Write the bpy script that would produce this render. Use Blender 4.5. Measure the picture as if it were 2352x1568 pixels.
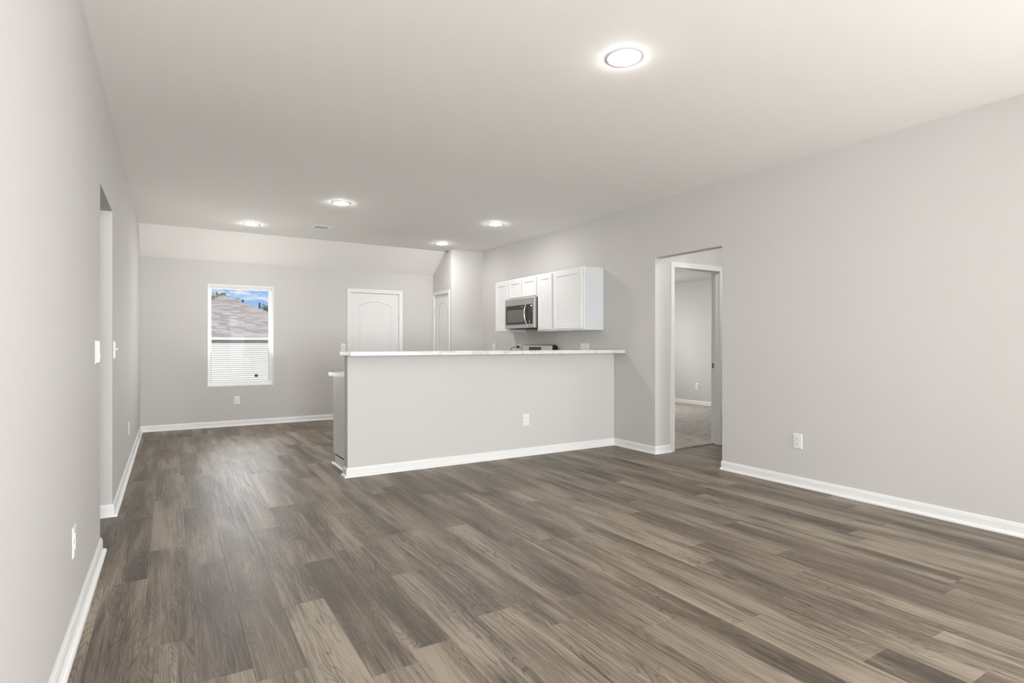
import bpy, bmesh, math, random
from mathutils import Vector, Matrix
R = math.radians
scene = bpy.context.scene
for o in list(bpy.data.objects): bpy.data.objects.remove(o)

# ------------------------------------------------------------------ camera
cam_d = bpy.data.cameras.new('camera'); cam = bpy.data.objects.new('camera', cam_d)
scene.collection.objects.link(cam); scene.camera = cam
cam.location = (0, 0, 1.19); cam.rotation_euler = (R(90), 0, R(-31.3651))
cam_d.sensor_fit = 'HORIZONTAL'; cam_d.sensor_width = 36
cam_d.lens = 1290.87/2352*36
cam_d.shift_y = (790.456-784)/2352
cam_d.clip_start = 0.02; cam_d.clip_end = 400

# ------------------------------------------------------------------ colour management
vs = scene.view_settings
vs.view_transform = 'Standard'; vs.look = 'None'; vs.gamma = 1; vs.use_curve_mapping = False
vs.exposure = -0.06

# ------------------------------------------------------------------ world: blue sky with drifting white clouds
w = bpy.data.worlds.new('sky'); scene.world = w; w.use_nodes = True
nt = w.node_tree; N = nt.nodes; L = nt.links; N.clear()
out = N.new('ShaderNodeOutputWorld'); bg = N.new('ShaderNodeBackground')
tc = N.new('ShaderNodeTexCoord'); sep = N.new('ShaderNodeSeparateXYZ'); L.new(tc.outputs['Generated'], sep.inputs[0])
gr = N.new('ShaderNodeValToRGB')
gr.color_ramp.elements[0].position = 0.0; gr.color_ramp.elements[0].color = (0.42, 0.70, 1.12, 1)
gr.color_ramp.elements[1].position = 0.5; gr.color_ramp.elements[1].color = (0.16, 0.38, 1.0, 1)
e3 = gr.color_ramp.elements.new(0.28); e3.color = (0.16, 0.38, 1.0, 1); gr.color_ramp.elements[2].color = (0.45, 0.50, 0.58, 1)
L.new(sep.outputs['Z'], gr.inputs[0])
mp = N.new('ShaderNodeMapping'); mp.inputs['Scale'].default_value = (13, 13, 34); mp.inputs['Location'].default_value = (0.35, 0.2, 0.1)
L.new(tc.outputs['Generated'], mp.inputs[0])
cn = N.new('ShaderNodeTexNoise'); cn.inputs['Scale'].default_value = 1.6; cn.inputs['Detail'].default_value = 8; cn.inputs['Roughness'].default_value = 0.6
L.new(mp.outputs[0], cn.inputs['Vector'])
cr = N.new('ShaderNodeValToRGB'); cr.color_ramp.elements[0].position = 0.49; cr.color_ramp.elements[1].position = 0.60
L.new(cn.outputs['Fac'], cr.inputs[0])
mx = N.new('ShaderNodeMixRGB'); mx.inputs[2].default_value = (1.0, 1.0, 1.02, 1)
L.new(cr.outputs[0], mx.inputs[0]); L.new(gr.outputs[0], mx.inputs[1]); L.new(mx.outputs[0], bg.inputs[0])
bg.inputs[1].default_value = 0.85; L.new(bg.outputs[0], out.inputs[0])

# ------------------------------------------------------------------ sun, daylight through the windows, and added fill lamps
def light(name, kind, loc, rot, energy, color=(1, 1, 1), size=None, size_y=None, angle=None):
    d = bpy.data.lights.new(name, kind); d.energy = energy; d.color = color
    if kind == 'AREA':
        d.shape = 'RECTANGLE'; d.size = size; d.size_y = size_y
    if angle: d.angle = angle
    o = bpy.data.objects.new(name, d); scene.collection.objects.link(o)
    o.location = loc; o.rotation_euler = rot
    return o
light('sun', 'SUN', (0, -5, 20), (R(50), 0, R(-12)), 3.5, (1.0, 0.94, 0.86), angle=R(0.6))
light('added_fill_front_left', 'AREA', (0.36, -3.42, 1.28), (R(124), 0, 0), 360, (0.985, 0.99, 1.0), 1.15, 1.85)  # added fill lamp behind the camera, tilted up towards the ceiling
light('added_fill_front_right', 'AREA', (3.77, -3.42, 1.28), (R(124), 0, 0), 180, (0.985, 0.99, 1.0), 1.15, 1.85)  # second added fill lamp, at the right of the unseen front wall
light('added_fill_side', 'AREA', (4.80, -1.70, 1.35), (R(122), 0, R(78)), 240, (0.985, 0.99, 1.0), 1.70, 1.60)  # added lamp out of view, brightens the left wall
light('daylight_front_sidelight', 'AREA', (2.04, -3.42, 1.35), (R(90), 0, 0), 3.5, (1.0, 0.995, 0.985), 0.45, 1.4)
light('daylight_dining_window', 'AREA', (0.90, 9.30, 1.315), (R(-122), 0, 0), 27, (1.0, 0.985, 0.96), 0.80, 1.38)
light('daylight_bedroom_window', 'AREA', (7.2, 9.30, 1.35), (R(-66), 0, 0), 135, (1.0, 0.99, 0.98), 1.70, 1.40)

LAMP = 205.0          # radiance of the ceiling lamps' diffusers

# ------------------------------------------------------------------ dimensions
XL, XR, HC = -0.338, 4.5, 2.737
YF, YB, ZB, YV = -3.2, 9.095, 2.379, 8.575
YP = 5.057; T = 0.11
OLX0, OLX1, OLZ = 3.965, 4.765, 2.11      # opening in the left wall
ORX0, ORX1, ORZ = 3.533, 4.398, 2.13      # opening in the right wall

# ------------------------------------------------------------------ materials
def mat(name, col, rough=0.5, metal=0.0, spec=0.5, emit=None, estr=0, bump=None, var=None):
    m = bpy.data.materials.new(name); m.use_nodes = True
    t = m.node_tree; b = t.nodes['Principled BSDF']
    b.inputs['Base Color'].default_value = (*col, 1); b.inputs['Roughness'].default_value = rough
    b.inputs['Metallic'].default_value = metal; b.inputs['Specular IOR Level'].default_value = spec
    if emit:
        b.inputs['Emission Color'].default_value = (*emit, 1); b.inputs['Emission Strength'].default_value = estr
    if bump or var:
        c = t.nodes.new('ShaderNodeTexCoord')
        n = t.nodes.new('ShaderNodeTexNoise'); n.inputs['Scale'].default_value = (bump or var)[0]; n.inputs['Detail'].default_value = 3
        t.links.new(c.outputs['Object'], n.inputs['Vector'])
        if bump:
            bp = t.nodes.new('ShaderNodeBump'); bp.inputs['Strength'].default_value = bump[1]; bp.inputs['Distance'].default_value = bump[2]
            t.links.new(n.outputs['Fac'], bp.inputs['Height']); t.links.new(bp.outputs[0], b.inputs['Normal'])
        if var:
            r = t.nodes.new('ShaderNodeValToRGB')
            r.color_ramp.elements[0].position = .35; r.color_ramp.elements[1].position = .65
            r.color_ramp.elements[0].color = (*[x*(1-var[1]) for x in col], 1); r.color_ramp.elements[1].color = (*[min(1, x*(1+var[1])) for x in col], 1)
            t.links.new(n.outputs['Fac'], r.inputs[0]); t.links.new(r.outputs[0], b.inputs['Base Color'])
    return m
PAINT = (0.618, 0.604, 0.584)
M_wall = mat('greige_wall_paint', PAINT, 0.72, spec=0.25, bump=(180, 0.06, 0.002))
M_ceil = mat('pale_ceiling_paint', (0.86, 0.843, 0.812), 0.8, spec=0.2, bump=(90, 0.10, 0.003))
M_trim = mat('white_semi_gloss_trim', (0.84, 0.84, 0.835), 0.35, bump=(30, 0.02, 0.002))
M_door = mat('white_painted_door', (0.80, 0.80, 0.795), 0.42, bump=(50, 0.02, 0.001))
M_cab = mat('white_cabinet_lacquer', (0.82, 0.825, 0.83), 0.38, bump=(40, 0.01, 0.001))
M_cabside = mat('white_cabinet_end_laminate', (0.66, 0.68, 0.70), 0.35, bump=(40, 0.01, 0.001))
M_plate = mat('white_plastic', (0.82, 0.82, 0.81), 0.3, bump=(60, 0.01, 0.001))
M_dark = mat('dark_recess', (0.03, 0.03, 0.03), 0.6, var=(40, .1))
M_slot = mat('receptacle_slot', (0.16, 0.15, 0.14), 0.6, var=(40, .1))
M_vinyl = mat('white_window_vinyl', (0.86, 0.86, 0.86), 0.3, bump=(40, 0.01, 0.001))
M_diff = mat('lamp_diffuser', (0.9, 0.9, 0.9), 0.5, emit=(1.0, 0.98, 0.95), estr=LAMP, var=(5, .01))
M_ring = mat('lamp_trim_white', (0.85, 0.85, 0.84), 0.4, var=(5, .01))
M_chrome = mat('polished_steel', (0.75, 0.73, 0.70), 0.12, 1.0, var=(5, .02))
M_black = mat('black_enamel', (0.012, 0.011, 0.010), 0.25, var=(8, .1))
M_glassb = mat('black_oven_glass', (0.018, 0.014, 0.011), 0.08, var=(8, .1))
M_mwin = mat('smoked_window_mesh', (0.13, 0.115, 0.10), 0.22, var=(300, .15))
M_key = mat('grey_key_print', (0.16, 0.155, 0.18), 0.4, var=(8, .1))
M_disp = mat('lit_display', (0.6, 0.6, 0.6), 0.4, emit=(0.95, 0.97, 1), estr=0.9, var=(8, .05))
M_sticker = mat('yellow_sticker', (0.75, 0.50, 0.10), 0.5, var=(8, .05))
M_badge = mat('silver_badge', (0.55, 0.53, 0.50), 0.35, 0.6, var=(8, .05))
M_bronze = mat('dark_satin_nickel', (0.22, 0.20, 0.18), 0.3, 1.0, var=(20, .1))
M_cord = mat('black_rubber_cord', (0.02, 0.02, 0.02), 0.5, var=(20, .1))
M_nickel = mat('painted_hinge', (0.62, 0.62, 0.60), 0.35, var=(20, .05))

def brushed(name, col, rough):
    m = bpy.data.materials.new(name); m.use_nodes = True; t = m.node_tree; b = t.nodes['Principled BSDF']
    b.inputs['Metallic'].default_value = 1; b.inputs['Base Color'].default_value = (*col, 1)
    c = t.nodes.new('ShaderNodeTexCoord'); mp = t.nodes.new('ShaderNodeMapping'); mp.inputs['Scale'].default_value = (20, 3, 500)
    n = t.nodes.new('ShaderNodeTexNoise'); n.inputs['Scale'].default_value = 1
    mr = t.nodes.new('ShaderNodeMapRange'); mr.inputs['To Min'].default_value = rough-.08; mr.inputs['To Max'].default_value = rough+.08
    t.links.new(c.outputs['Object'], mp.inputs[0]); t.links.new(mp.outputs[0], n.inputs['Vector'])
    t.links.new(n.outputs['Fac'], mr.inputs['Value']); t.links.new(mr.outputs[0], b.inputs['Roughness'])
    return m
M_steel = brushed('brushed_stainless_steel', (0.50, 0.49, 0.48), 0.36)
M_steelw = brushed('warm_stainless_steel', (0.62, 0.585, 0.54), 0.42)

def glass_mat():
    m = bpy.data.materials.new('window_glass'); m.use_nodes = True; t = m.node_tree; t.nodes.clear()
    o = t.nodes.new('ShaderNodeOutputMaterial'); tr = t.nodes.new('ShaderNodeBsdfTransparent'); g = t.nodes.new('ShaderNodeBsdfGlossy')
    g.inputs['Roughness'].default_value = 0.01; fr = t.nodes.new('ShaderNodeFresnel'); fr.inputs[0].default_value = 1.5
    tr.inputs[0].default_value = (0.97, 0.98, 0.975, 1)
    mx = t.nodes.new('ShaderNodeMixShader'); t.links.new(fr.outputs[0], mx.inputs[0]); t.links.new(tr.outputs[0], mx.inputs[1]); t.links.new(g.outputs[0], mx.inputs[2])
    t.links.new(mx.outputs[0], o.inputs[0]); return m
M_glass = glass_mat()

def quartz():
    m = bpy.data.materials.new('white_veined_quartz'); m.use_nodes = True; t = m.node_tree; b = t.nodes['Principled BSDF']
    c = t.nodes.new('ShaderNodeTexCoord')
    n = t.nodes.new('ShaderNodeTexNoise'); n.inputs['Scale'].default_value = 2.2; n.inputs['Detail'].default_value = 8; n.inputs['Distortion'].default_value = 1.5
    r = t.nodes.new('ShaderNodeValToRGB'); e = r.color_ramp.elements
    e[0].position = .46; e[0].color = (.73, .73, .72, 1); e[1].position = .54; e[1].color = (.73, .73, .72, 1)
    k = e.new(.50); k.color = (.60, .595, .59, 1)
    t.links.new(c.outputs['Object'], n.inputs['Vector']); t.links.new(n.outputs['Fac'], r.inputs[0]); t.links.new(r.outputs[0], b.inputs['Base Color'])
    b.inputs['Roughness'].default_value = .22; return m
M_quartz = quartz()

class NG:                                   # tiny helper to write shader maths
    def __init__(s, m): s.t = m.node_tree; s.n = s.t.nodes; s.l = s.t.links
    def put(s, sock, v):
        if isinstance(v, bpy.types.NodeSocket): s.l.new(v, sock)
        else: sock.default_value = v
    def math(s, op, a, b=0.0, c=0.0):
        k = s.n.new('ShaderNodeMath'); k.operation = op
        s.put(k.inputs[0], a); s.put(k.inputs[1], b); s.put(k.inputs[2], c); return k.outputs[0]
    def vec(s, x, y, z):
        k = s.n.new('ShaderNodeCombineXYZ'); s.put(k.inputs[0], x); s.put(k.inputs[1], y); s.put(k.inputs[2], z); return k.outputs[0]
    def noise(s, v, scale=1, detail=2, rough=.5, dist=0):
        k = s.n.new('ShaderNodeTexNoise'); s.l.new(v, k.inputs['Vector']); k.inputs['Scale'].default_value = scale
        k.inputs['Detail'].default_value = detail; k.inputs['Roughness'].default_value = rough; k.inputs['Distortion'].default_value = dist; return k.outputs['Fac']
    def white(s, v):
        k = s.n.new('ShaderNodeTexWhiteNoise'); k.noise_dimensions = '3D'; s.l.new(v, k.inputs['Vector']); return k.outputs['Value']
    def ramp(s, v, els):
        k = s.n.new('ShaderNodeValToRGB'); cr = k.color_ramp
        while len(cr.elements) < len(els): cr.elements.new(.5)
        for e, (p, c) in zip(cr.elements, els): e.position = p; e.color = (*c, 1)
        s.l.new(v, k.inputs[0]); return k.outputs[0]
    def rng(s, v, a, b, c, d, smooth=False):
        k = s.n.new('ShaderNodeMapRange'); k.inputs[1].default_value = a; k.inputs[2].default_value = b; k.inputs[3].default_value = c; k.inputs[4].default_value = d
        if smooth: k.interpolation_type = 'SMOOTHSTEP'
        s.l.new(v, k.inputs[0]); return k.outputs[0]
    def mix(s, f, a, b, mode='MIX'):
        k = s.n.new('ShaderNodeMixRGB'); k.blend_type = mode; s.put(k.inputs[0], f); s.put(k.inputs[1], a); s.put(k.inputs[2], b); return k.outputs[0]

def planks():
    m = bpy.data.materials.new('vinyl_wood_planks'); m.use_nodes = True; g = NG(m); b = g.n['Principled BSDF']
    c = g.n.new('ShaderNodeTexCoord'); sp = g.n.new('ShaderNodeSeparateXYZ'); g.l.new(c.outputs['Object'], sp.inputs[0])
    x, y = sp.outputs[0], sp.outputs[1]
    W, LEN = 0.178, 1.22
    u = g.math('DIVIDE', g.math('ADD', x, 20.03), W); col = g.math('FLOOR', u); fu = g.math('FRACT', u)
    rc = g.white(g.vec(col, 3.7, 1.3))
    v = g.math('ADD', g.math('DIVIDE', g.math('ADD', y, 30.0), LEN), g.math('MULTIPLY', rc, 7.0)); row = g.math('FLOOR', v); fv = g.math('FRACT', v)
    idv = g.white(g.vec(col, row, 5.1)); id2 = g.white(g.vec(col, row, 9.9)); id3 = g.white(g.vec(row, col, 2.2))
    ox = g.math('MULTIPLY', idv, 40.0); oy = g.math('MULTIPLY', id2, 60.0)
    X = g.math('ADD', x, ox); Y = g.math('ADD', y, oy)
    warp = g.noise(g.vec(g.math('MULTIPLY', X, 5), g.math('MULTIPLY', Y, 2.2), ox), 1, 2)
    Xw = g.math('ADD', X, g.math('MULTIPLY', g.math('SUBTRACT', warp, .5), .035))
    fine = g.noise(g.vec(g.math('MULTIPLY', Xw, 260), g.math('MULTIPLY', Y, 9), oy), 1, 3, .6)
    med = g.noise(g.vec(g.math('MULTIPLY', Xw, 75), g.math('MULTIPLY', Y, 1.7), ox), 1, 3, .6, .3)
    band = g.noise(g.vec(g.math('MULTIPLY', Xw, 8), g.math('MULTIPLY', Y, 1.0), oy), 1, 2.5, .5, .3)
    cat = g.noise(g.vec(g.math('MULTIPLY', X, 7), g.math('MULTIPLY', Y, 1.0), ox), 1, 2.2, .42, .15)
    rings = g.math('ABSOLUTE', g.math('SINE', g.math('MULTIPLY', cat, 88.0)))
    ringl = g.rng(rings, 0.0, 0.62, 1.0, 0.0, True)
    mask = g.rng(g.noise(g.vec(g.math('MULTIPLY', X, 9), g.math('MULTIPLY', Y, .9), id3), 1, 1), .46, .60, 0.0, 1.0)
    vor = g.n.new('ShaderNodeTexVoronoi'); g.l.new(g.vec(g.math('MULTIPLY', Xw, 6.5), g.math('MULTIPLY', Y, 1.9), 0.0), vor.inputs['Vector']); vor.inputs['Scale'].default_value = 1
    keep = g.math('GREATER_THAN', g.white(vor.outputs['Position']), .72)
    kn = g.math('MULTIPLY', g.rng(vor.outputs['Distance'], .02, .16, 1.0, 0.0, True), keep)
    knr = g.math('MULTIPLY', g.math('ABSOLUTE', g.math('SINE', g.math('MULTIPLY', vor.outputs['Distance'], 85.0))), kn)
    tone = g.math('ADD', g.math('MULTIPLY', g.math('SUBTRACT', id3, .5), .24), g.math('MULTIPLY', g.math('SUBTRACT', band, .5), 1.35))
    tone = g.math('ADD', tone, g.math('MULTIPLY', g.math('SUBTRACT', med, .5), 1.0))
    tone = g.math('ADD', tone, g.math('MULTIPLY', g.math('SUBTRACT', fine, .5), .80))
    tone = g.math('ADD', tone, .56)
    tone = g.math('SUBTRACT', tone, g.math('MULTIPLY', g.math('MULTIPLY', ringl, mask), .22))
    tone = g.math('SUBTRACT', tone, g.math('ADD', g.math('MULTIPLY', kn, .22), g.math('MULTIPLY', knr, .20)))
    colr = g.ramp(tone, [(0.12, (.040, .031, .022)), (0.38, (.100, .078, .058)), (0.58, (.178, .144, .110)), (0.86, (.318, .264, .208))])
    hue = g.mix(g.math('MULTIPLY', id2, .28), colr, (0.170, .125, .086, 1), 'MIX')
    # joints; the pale end-joint lines paint in a bevel highlight
    eu = g.math('MULTIPLY', g.math('MINIMUM', fu, g.math('SUBTRACT', 1.0, fu)), W)
    ev = g.math('MULTIPLY', g.math('MINIMUM', fv, g.math('SUBTRACT', 1.0, fv)), LEN)
    ju = g.rng(eu, 0.0004, 0.0016, 1.0, 0.0); jv = g.rng(ev, 0.0006, 0.0018, 1.0, 0.0)
    c1 = g.mix(g.math('MULTIPLY', ju, .30), hue, (.05, .04, .032, 1)); c2 = g.mix(g.math('MULTIPLY', g.math('MULTIPLY', jv, g.math('GREATER_THAN', id3, .6)), .5), c1, (.33, .29, .24, 1))
    g.l.new(c2, b.inputs['Base Color'])
    ro = g.rng(med, .3, .7, .38, .50); g.l.new(ro, b.inputs['Roughness']); b.inputs['Specular IOR Level'].default_value = .5
    h = g.math('SUBTRACT', g.math('MULTIPLY', fine, .5), g.math('ADD', g.math('MULTIPLY', g.math('MULTIPLY', ringl, mask), .5), g.math('MAXIMUM', ju, jv)))
    bp = g.n.new('ShaderNodeBump'); bp.inputs['Strength'].default_value = .35; bp.inputs['Distance'].default_value = .0012
    g.l.new(h, bp.inputs['Height']); g.l.new(bp.outputs[0], b.inputs['Normal'])
    return m
M_floor = planks()

def carpet():
    m = bpy.data.materials.new('beige_loop_carpet'); m.use_nodes = True; g = NG(m); b = g.n['Principled BSDF']
    c = g.n.new('ShaderNodeTexCoord')
    n1 = g.noise(c.outputs['Object'], 90, 3, .7); n2 = g.noise(c.outputs['Object'], 9, 2, .5)
    t = g.math('ADD', g.math('MULTIPLY', n1, .7), g.math('MULTIPLY', n2, .3))
    g.l.new(g.ramp(t, [(.36, (.30, .27, .235)), (.62, (.62, .58, .53))]), b.inputs['Base Color']); b.inputs['Roughness'].default_value = .95; b.inputs['Specular IOR Level'].default_value = .1
    bp = g.n.new('ShaderNodeBump'); bp.inputs['Strength'].default_value = .8; bp.inputs['Distance'].default_value = .01
    g.l.new(n1, bp.inputs['Height']); g.l.new(bp.outputs[0], b.inputs['Normal']); return m
M_carpet = carpet()

def shingles():
    m = bpy.data.materials.new('grey_roof_shingles'); m.use_nodes = True; g = NG(m); b = g.n['Principled BSDF']
    c = g.n.new('ShaderNodeTexCoord'); sp = g.n.new('ShaderNodeSeparateXYZ'); g.l.new(c.outputs['Object'], sp.inputs[0])
    zz = g.math('DIVIDE', sp.outputs[2], .062); row = g.math('FLOOR', zz)
    xs = g.math('ADD', g.math('MULTIPLY', g.math('ADD', sp.outputs[0], sp.outputs[1]), 2.4), g.math('MULTIPLY', g.white(g.vec(row, 1, 2)), 9))
    n = g.white(g.vec(g.math('FLOOR', xs), row, 4)); n2 = g.noise(g.vec(g.math('MULTIPLY', sp.outputs[0], 1.2), row, 0), 1, 2)
    t = g.math('ADD', g.math('MULTIPLY', n, .45), g.math('MULTIPLY', n2, .5))
    t = g.math('SUBTRACT', t, g.rng(g.math('FRACT', zz), .0, .2, .12, 0))
    g.l.new(g.ramp(t, [(.1, (.24, .21, .215)), (.45, (.36, .325, .33)), (.8, (.56, .51, .51))]), b.inputs['Base Color']); b.inputs['Roughness'].default_value = .9; return m
M_shingle = shingles()
M_siding = mat('white_vinyl_siding', (0.76, 0.745, 0.72), 0.5, var=(3, .02))
M_fascia = mat('cream_fascia', (0.88, 0.87, 0.80), 0.5, var=(3, .02))
M_soffit = mat('tan_soffit', (0.60, 0.54, 0.44), 0.6, var=(3, .04))
M_grass = mat('mown_grass', (0.105, 0.125, 0.065), 0.9, var=(2.5, .35))
M_leafA = mat('dark_blue_green_needles', (0.055, 0.10, 0.085), 0.8, var=(4, .4))
M_leafB = mat('olive_green_leaves', (0.17, 0.22, 0.06), 0.8, var=(4, .4))
M_leafC = mat('orange_brown_leaves', (0.40, 0.24, 0.09), 0.8, var=(4, .3))
M_bark = mat('grey_brown_bark', (0.14, 0.11, 0.09), 0.9, var=(10, .3))
M_ext = mat('exterior_sheathing', (0.6, 0.6, 0.58), 0.8, var=(3, .03))

# ------------------------------------------------------------------ mesh helpers
def box(bm, x0, x1, y0, y1, z0, z1, bev=0, seg=2):
    x0, x1 = sorted((x0, x1)); y0, y1 = sorted((y0, y1)); z0, z1 = sorted((z0, z1))
    r = bmesh.ops.create_cube(bm, size=1); vv = r['verts']
    bmesh.ops.scale(bm, vec=(x1-x0, y1-y0, z1-z0), verts=vv); bmesh.ops.translate(bm, vec=((x0+x1)/2, (y0+y1)/2, (z0+z1)/2), verts=vv)
    if bev:
        es = list({e for v in vv for e in v.link_edges})
        bmesh.ops.bevel(bm, geom=es, offset=bev, segments=seg, affect='EDGES', profile=.5)
def prism(bm, pts, axis, a0, a1):
    """extrude the 2D outline pts along axis ('x','y','z') between a0 and a1"""
    def P(p, a): return {'x': (a, p[0], p[1]), 'y': (p[0], a, p[1]), 'z': (p[0], p[1], a)}[axis]
    A = [bm.verts.new(P(p, a0)) for p in pts]; B = [bm.verts.new(P(p, a1)) for p in pts]
    n = len(pts); bm.faces.new(A); bm.faces.new(B[::-1])
    for i in range(n): bm.faces.new((A[i], B[i], B[(i+1) % n], A[(i+1) % n]))
def lathe(bm, prof, seg=48, M=Matrix()):
    rings = []
    for r, z in prof:
        if r < 1e-6: rings.append([bm.verts.new(M @ Vector((0, 0, z)))])
        else: rings.append([bm.verts.new(M @ Vector((r*math.cos(2*math.pi*i/seg), r*math.sin(2*math.pi*i/seg), z))) for i in range(seg)])
    for a, b in zip(rings, rings[1:]):
        for i in range(seg):
            j = (i+1) % seg
            if len(a) == 1 and len(b) == 1: continue
            if len(a) == 1: bm.faces.new((a[0], b[i], b[j]))
            elif len(b) == 1: bm.faces.new((a[i], a[j], b[0]))
            else: bm.faces.new((a[i], a[j], b[j], b[i]))
def tube(bm, pts, rad, seg=12, flat=1.0):
    pts = [Vector(p) for p in pts]; rings = []
    for i, p in enumerate(pts):
        t = (pts[min(i+1, len(pts)-1)]-pts[max(i-1, 0)]).normalized()
        up = Vector((0, 0, 1)) if abs(t.z) < .9 else Vector((0, 1, 0))
        a = t.cross(up).normalized(); b = t.cross(a).normalized(); r = rad[i] if isinstance(rad, (list, tuple)) else rad
        rings.append([bm.verts.new(p+a*math.cos(2*math.pi*k/seg)*r*flat+b*math.sin(2*math.pi*k/seg)*r) for k in range(seg)])
    for A, B in zip(rings, rings[1:]):
        for k in range(seg): bm.faces.new((A[k], A[(k+1) % seg], B[(k+1) % seg], B[k]))
    bm.faces.new(rings[0]); bm.faces.new(rings[-1][::-1])
def sweep(bm, path, prof, fmap, closed=False):
    """mitred moulding: path = 2D points, prof = (outward offset, height); outward = left of travel"""
    n = len(path); P = [Vector(p) for p in path]; rings = []
    for i in range(n):
        def seg_n(a, b): d = (b-a).normalized(); return Vector((-d.y, d.x))
        if closed or 0 < i < n-1: n1, n2 = seg_n(P[i-1], P[i]), seg_n(P[i], P[(i+1) % n])
        elif i == 0: n1 = n2 = seg_n(P[0], P[1])
        else: n1 = n2 = seg_n(P[-2], P[-1])
        m = (n1+n2); m = m/(1+n1.dot(n2)) if (1+n1.dot(n2)) > 1e-4 else n1
        rings.append([bm.verts.new(fmap(P[i].x+m.x*o, P[i].y+m.y*o, h)) for o, h in prof])
    k = len(prof)
    for i in range(n if closed else n-1):
        A, B = rings[i], rings[(i+1) % n]
        for j in range(k): bm.faces.new((A[j], A[(j+1) % k], B[(j+1) % k], B[j]))
    if not closed: bm.faces.new(rings[0]); bm.faces.new(rings[-1][::-1])
def obj(name, bm, m, parent=None, smooth=False):
    bmesh.ops.recalc_face_normals(bm, faces=bm.faces[:])
    me = bpy.data.meshes.new(name); bm.to_mesh(me); bm.free()
    for q in (m if isinstance(m, list) else [m]): me.materials.append(q)
    if smooth:
        for p in me.polygons: p.use_smooth = True
        me.set_sharp_from_angle(angle=R(40))
    o = bpy.data.objects.new(name, me); scene.collection.objects.link(o)
    if parent: o.parent = parent
    return o
def B(name, m, dims, parent=None, bev=0, seg=2):
    bm = bmesh.new(); box(bm, *dims, bev=bev, seg=seg); return obj(name, bm, m, parent)
def struct(name, bm, m, **k):
    o = obj(name, bm, m, **k)
    if not o.parent: o['kind'] = 'structure'
    return o
def tag(o, label=None, cat=None, group=None, kind=None):
    if label: o['label'] = label
    if cat: o['category'] = cat
    if group: o['group'] = group
    if kind: o['kind'] = kind
    return o
def empty(name, loc, rz=0, label=None, cat=None, group=None):
    o = bpy.data.objects.new(name, None); scene.collection.objects.link(o); o.empty_display_size = .05
    o.location = loc; o.rotation_euler = (0, 0, rz); return tag(o, label, cat, group)
def copy_tree(o, parent=None):
    c = o.copy(); scene.collection.objects.link(c)
    if parent: c.parent = parent
    for ch in [k for k in bpy.data.objects if k.parent == o]: copy_tree(ch, c)
    return c

# ================================================================== STRUCTURE
bm = bmesh.new(); box(bm, -2.7, 5.9, YF-.2, YB+.15, -.12, 0)
struct('floor', bm, M_floor)
bm = bmesh.new(); prism(bm, [(4.61, 4.47), (5.95, 4.47), (5.95, 4.508), (8.9, 4.508), (8.9, YB), (4.61, YB)], 'z', 0.0005, 0.014)
tag(obj('carpet', bm, M_carpet), 'beige looped bedroom carpet behind the right-hand doorway', 'carpet', kind='structure')
bm = bmesh.new(); box(bm, 5.9, 9.1, 4.4, YB+.15, -.12, 0); struct('floor_bedroom', bm, M_ext)
# ceiling: flat, folding down towards the back wall
bm = bmesh.new(); box(bm, -2.8, 9.2, YF-.95, YB+.35, HC, HC+.2)  # slab runs past the front wall as an added eave against the sun
prism(bm, [(YV, HC+.01), (YB+.05, ZB-(.05)*(HC-ZB)/(YB-YV)), (YB+.05, HC+.01)], 'x', XL, XR)
struct('ceiling', bm, M_ceil)
# left wall with hall opening
bm = bmesh.new(); box(bm, XL-.12, XL, YF, OLX0, 0, HC); box(bm, XL-.12, XL, OLX1, YB, 0, HC); box(bm, XL-.12, XL, OLX0, OLX1, OLZ, HC)
struct('wall_left', bm, M_wall)
bm = bmesh.new(); box(bm, -2.7, XL-.12, 3.3, 3.42, 0, HC); box(bm, -2.7, XL-.12, 5.25, 5.37, 0, HC); box(bm, -2.82, -2.7, 3.3, 5.37, 0, HC)
struct('wall_hallway', bm, M_wall)
# right wall with opening
bm = bmesh.new(); box(bm, XR, XR+T, YF, -2.6, 0, HC); box(bm, XR, XR+T, -.8, ORX0, 0, HC); box(bm, XR, XR+T, -2.6, -.8, 0, .5); box(bm, XR, XR+T, -2.6, -.8, 2.2, HC); box(bm, XR, XR+T, ORX1, YB, 0, HC); box(bm, XR, XR+T, ORX0, ORX1, ORZ, HC)
struct('wall_right', bm, M_wall)
# vestibule and bedroom walls
bm = bmesh.new(); DX0, DX1, DZ = 4.792, 5.553, 2.046
box(bm, XR+T, DX0-.02, ORX1, ORX1+T, 0, HC); box(bm, DX1+.02, 9.0, ORX1, ORX1+T, 0, HC); box(bm, DX0-.02, DX1+.02, ORX1, ORX1+T, DZ+.02, HC)
struct('wall_vestibule', bm, M_wall)
bm = bmesh.new(); box(bm, 5.9, 6.0, 2.6, ORX1, 0, HC); box(bm, XR+T, 6.0, 2.5, 2.6, 0, HC); struct('wall_vestibule_near', bm, M_wall)
bm = bmesh.new(); box(bm, 8.86, 9.0, ORX1+T, YB, 0, HC); struct('wall_bedroom', bm, M_wall)
bm = bmesh.new(); box(bm, XR+T, 8.86, ORX1+T, YB, 2.44, 2.50); struct('ceiling_bedroom', bm, M_wall)
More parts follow.
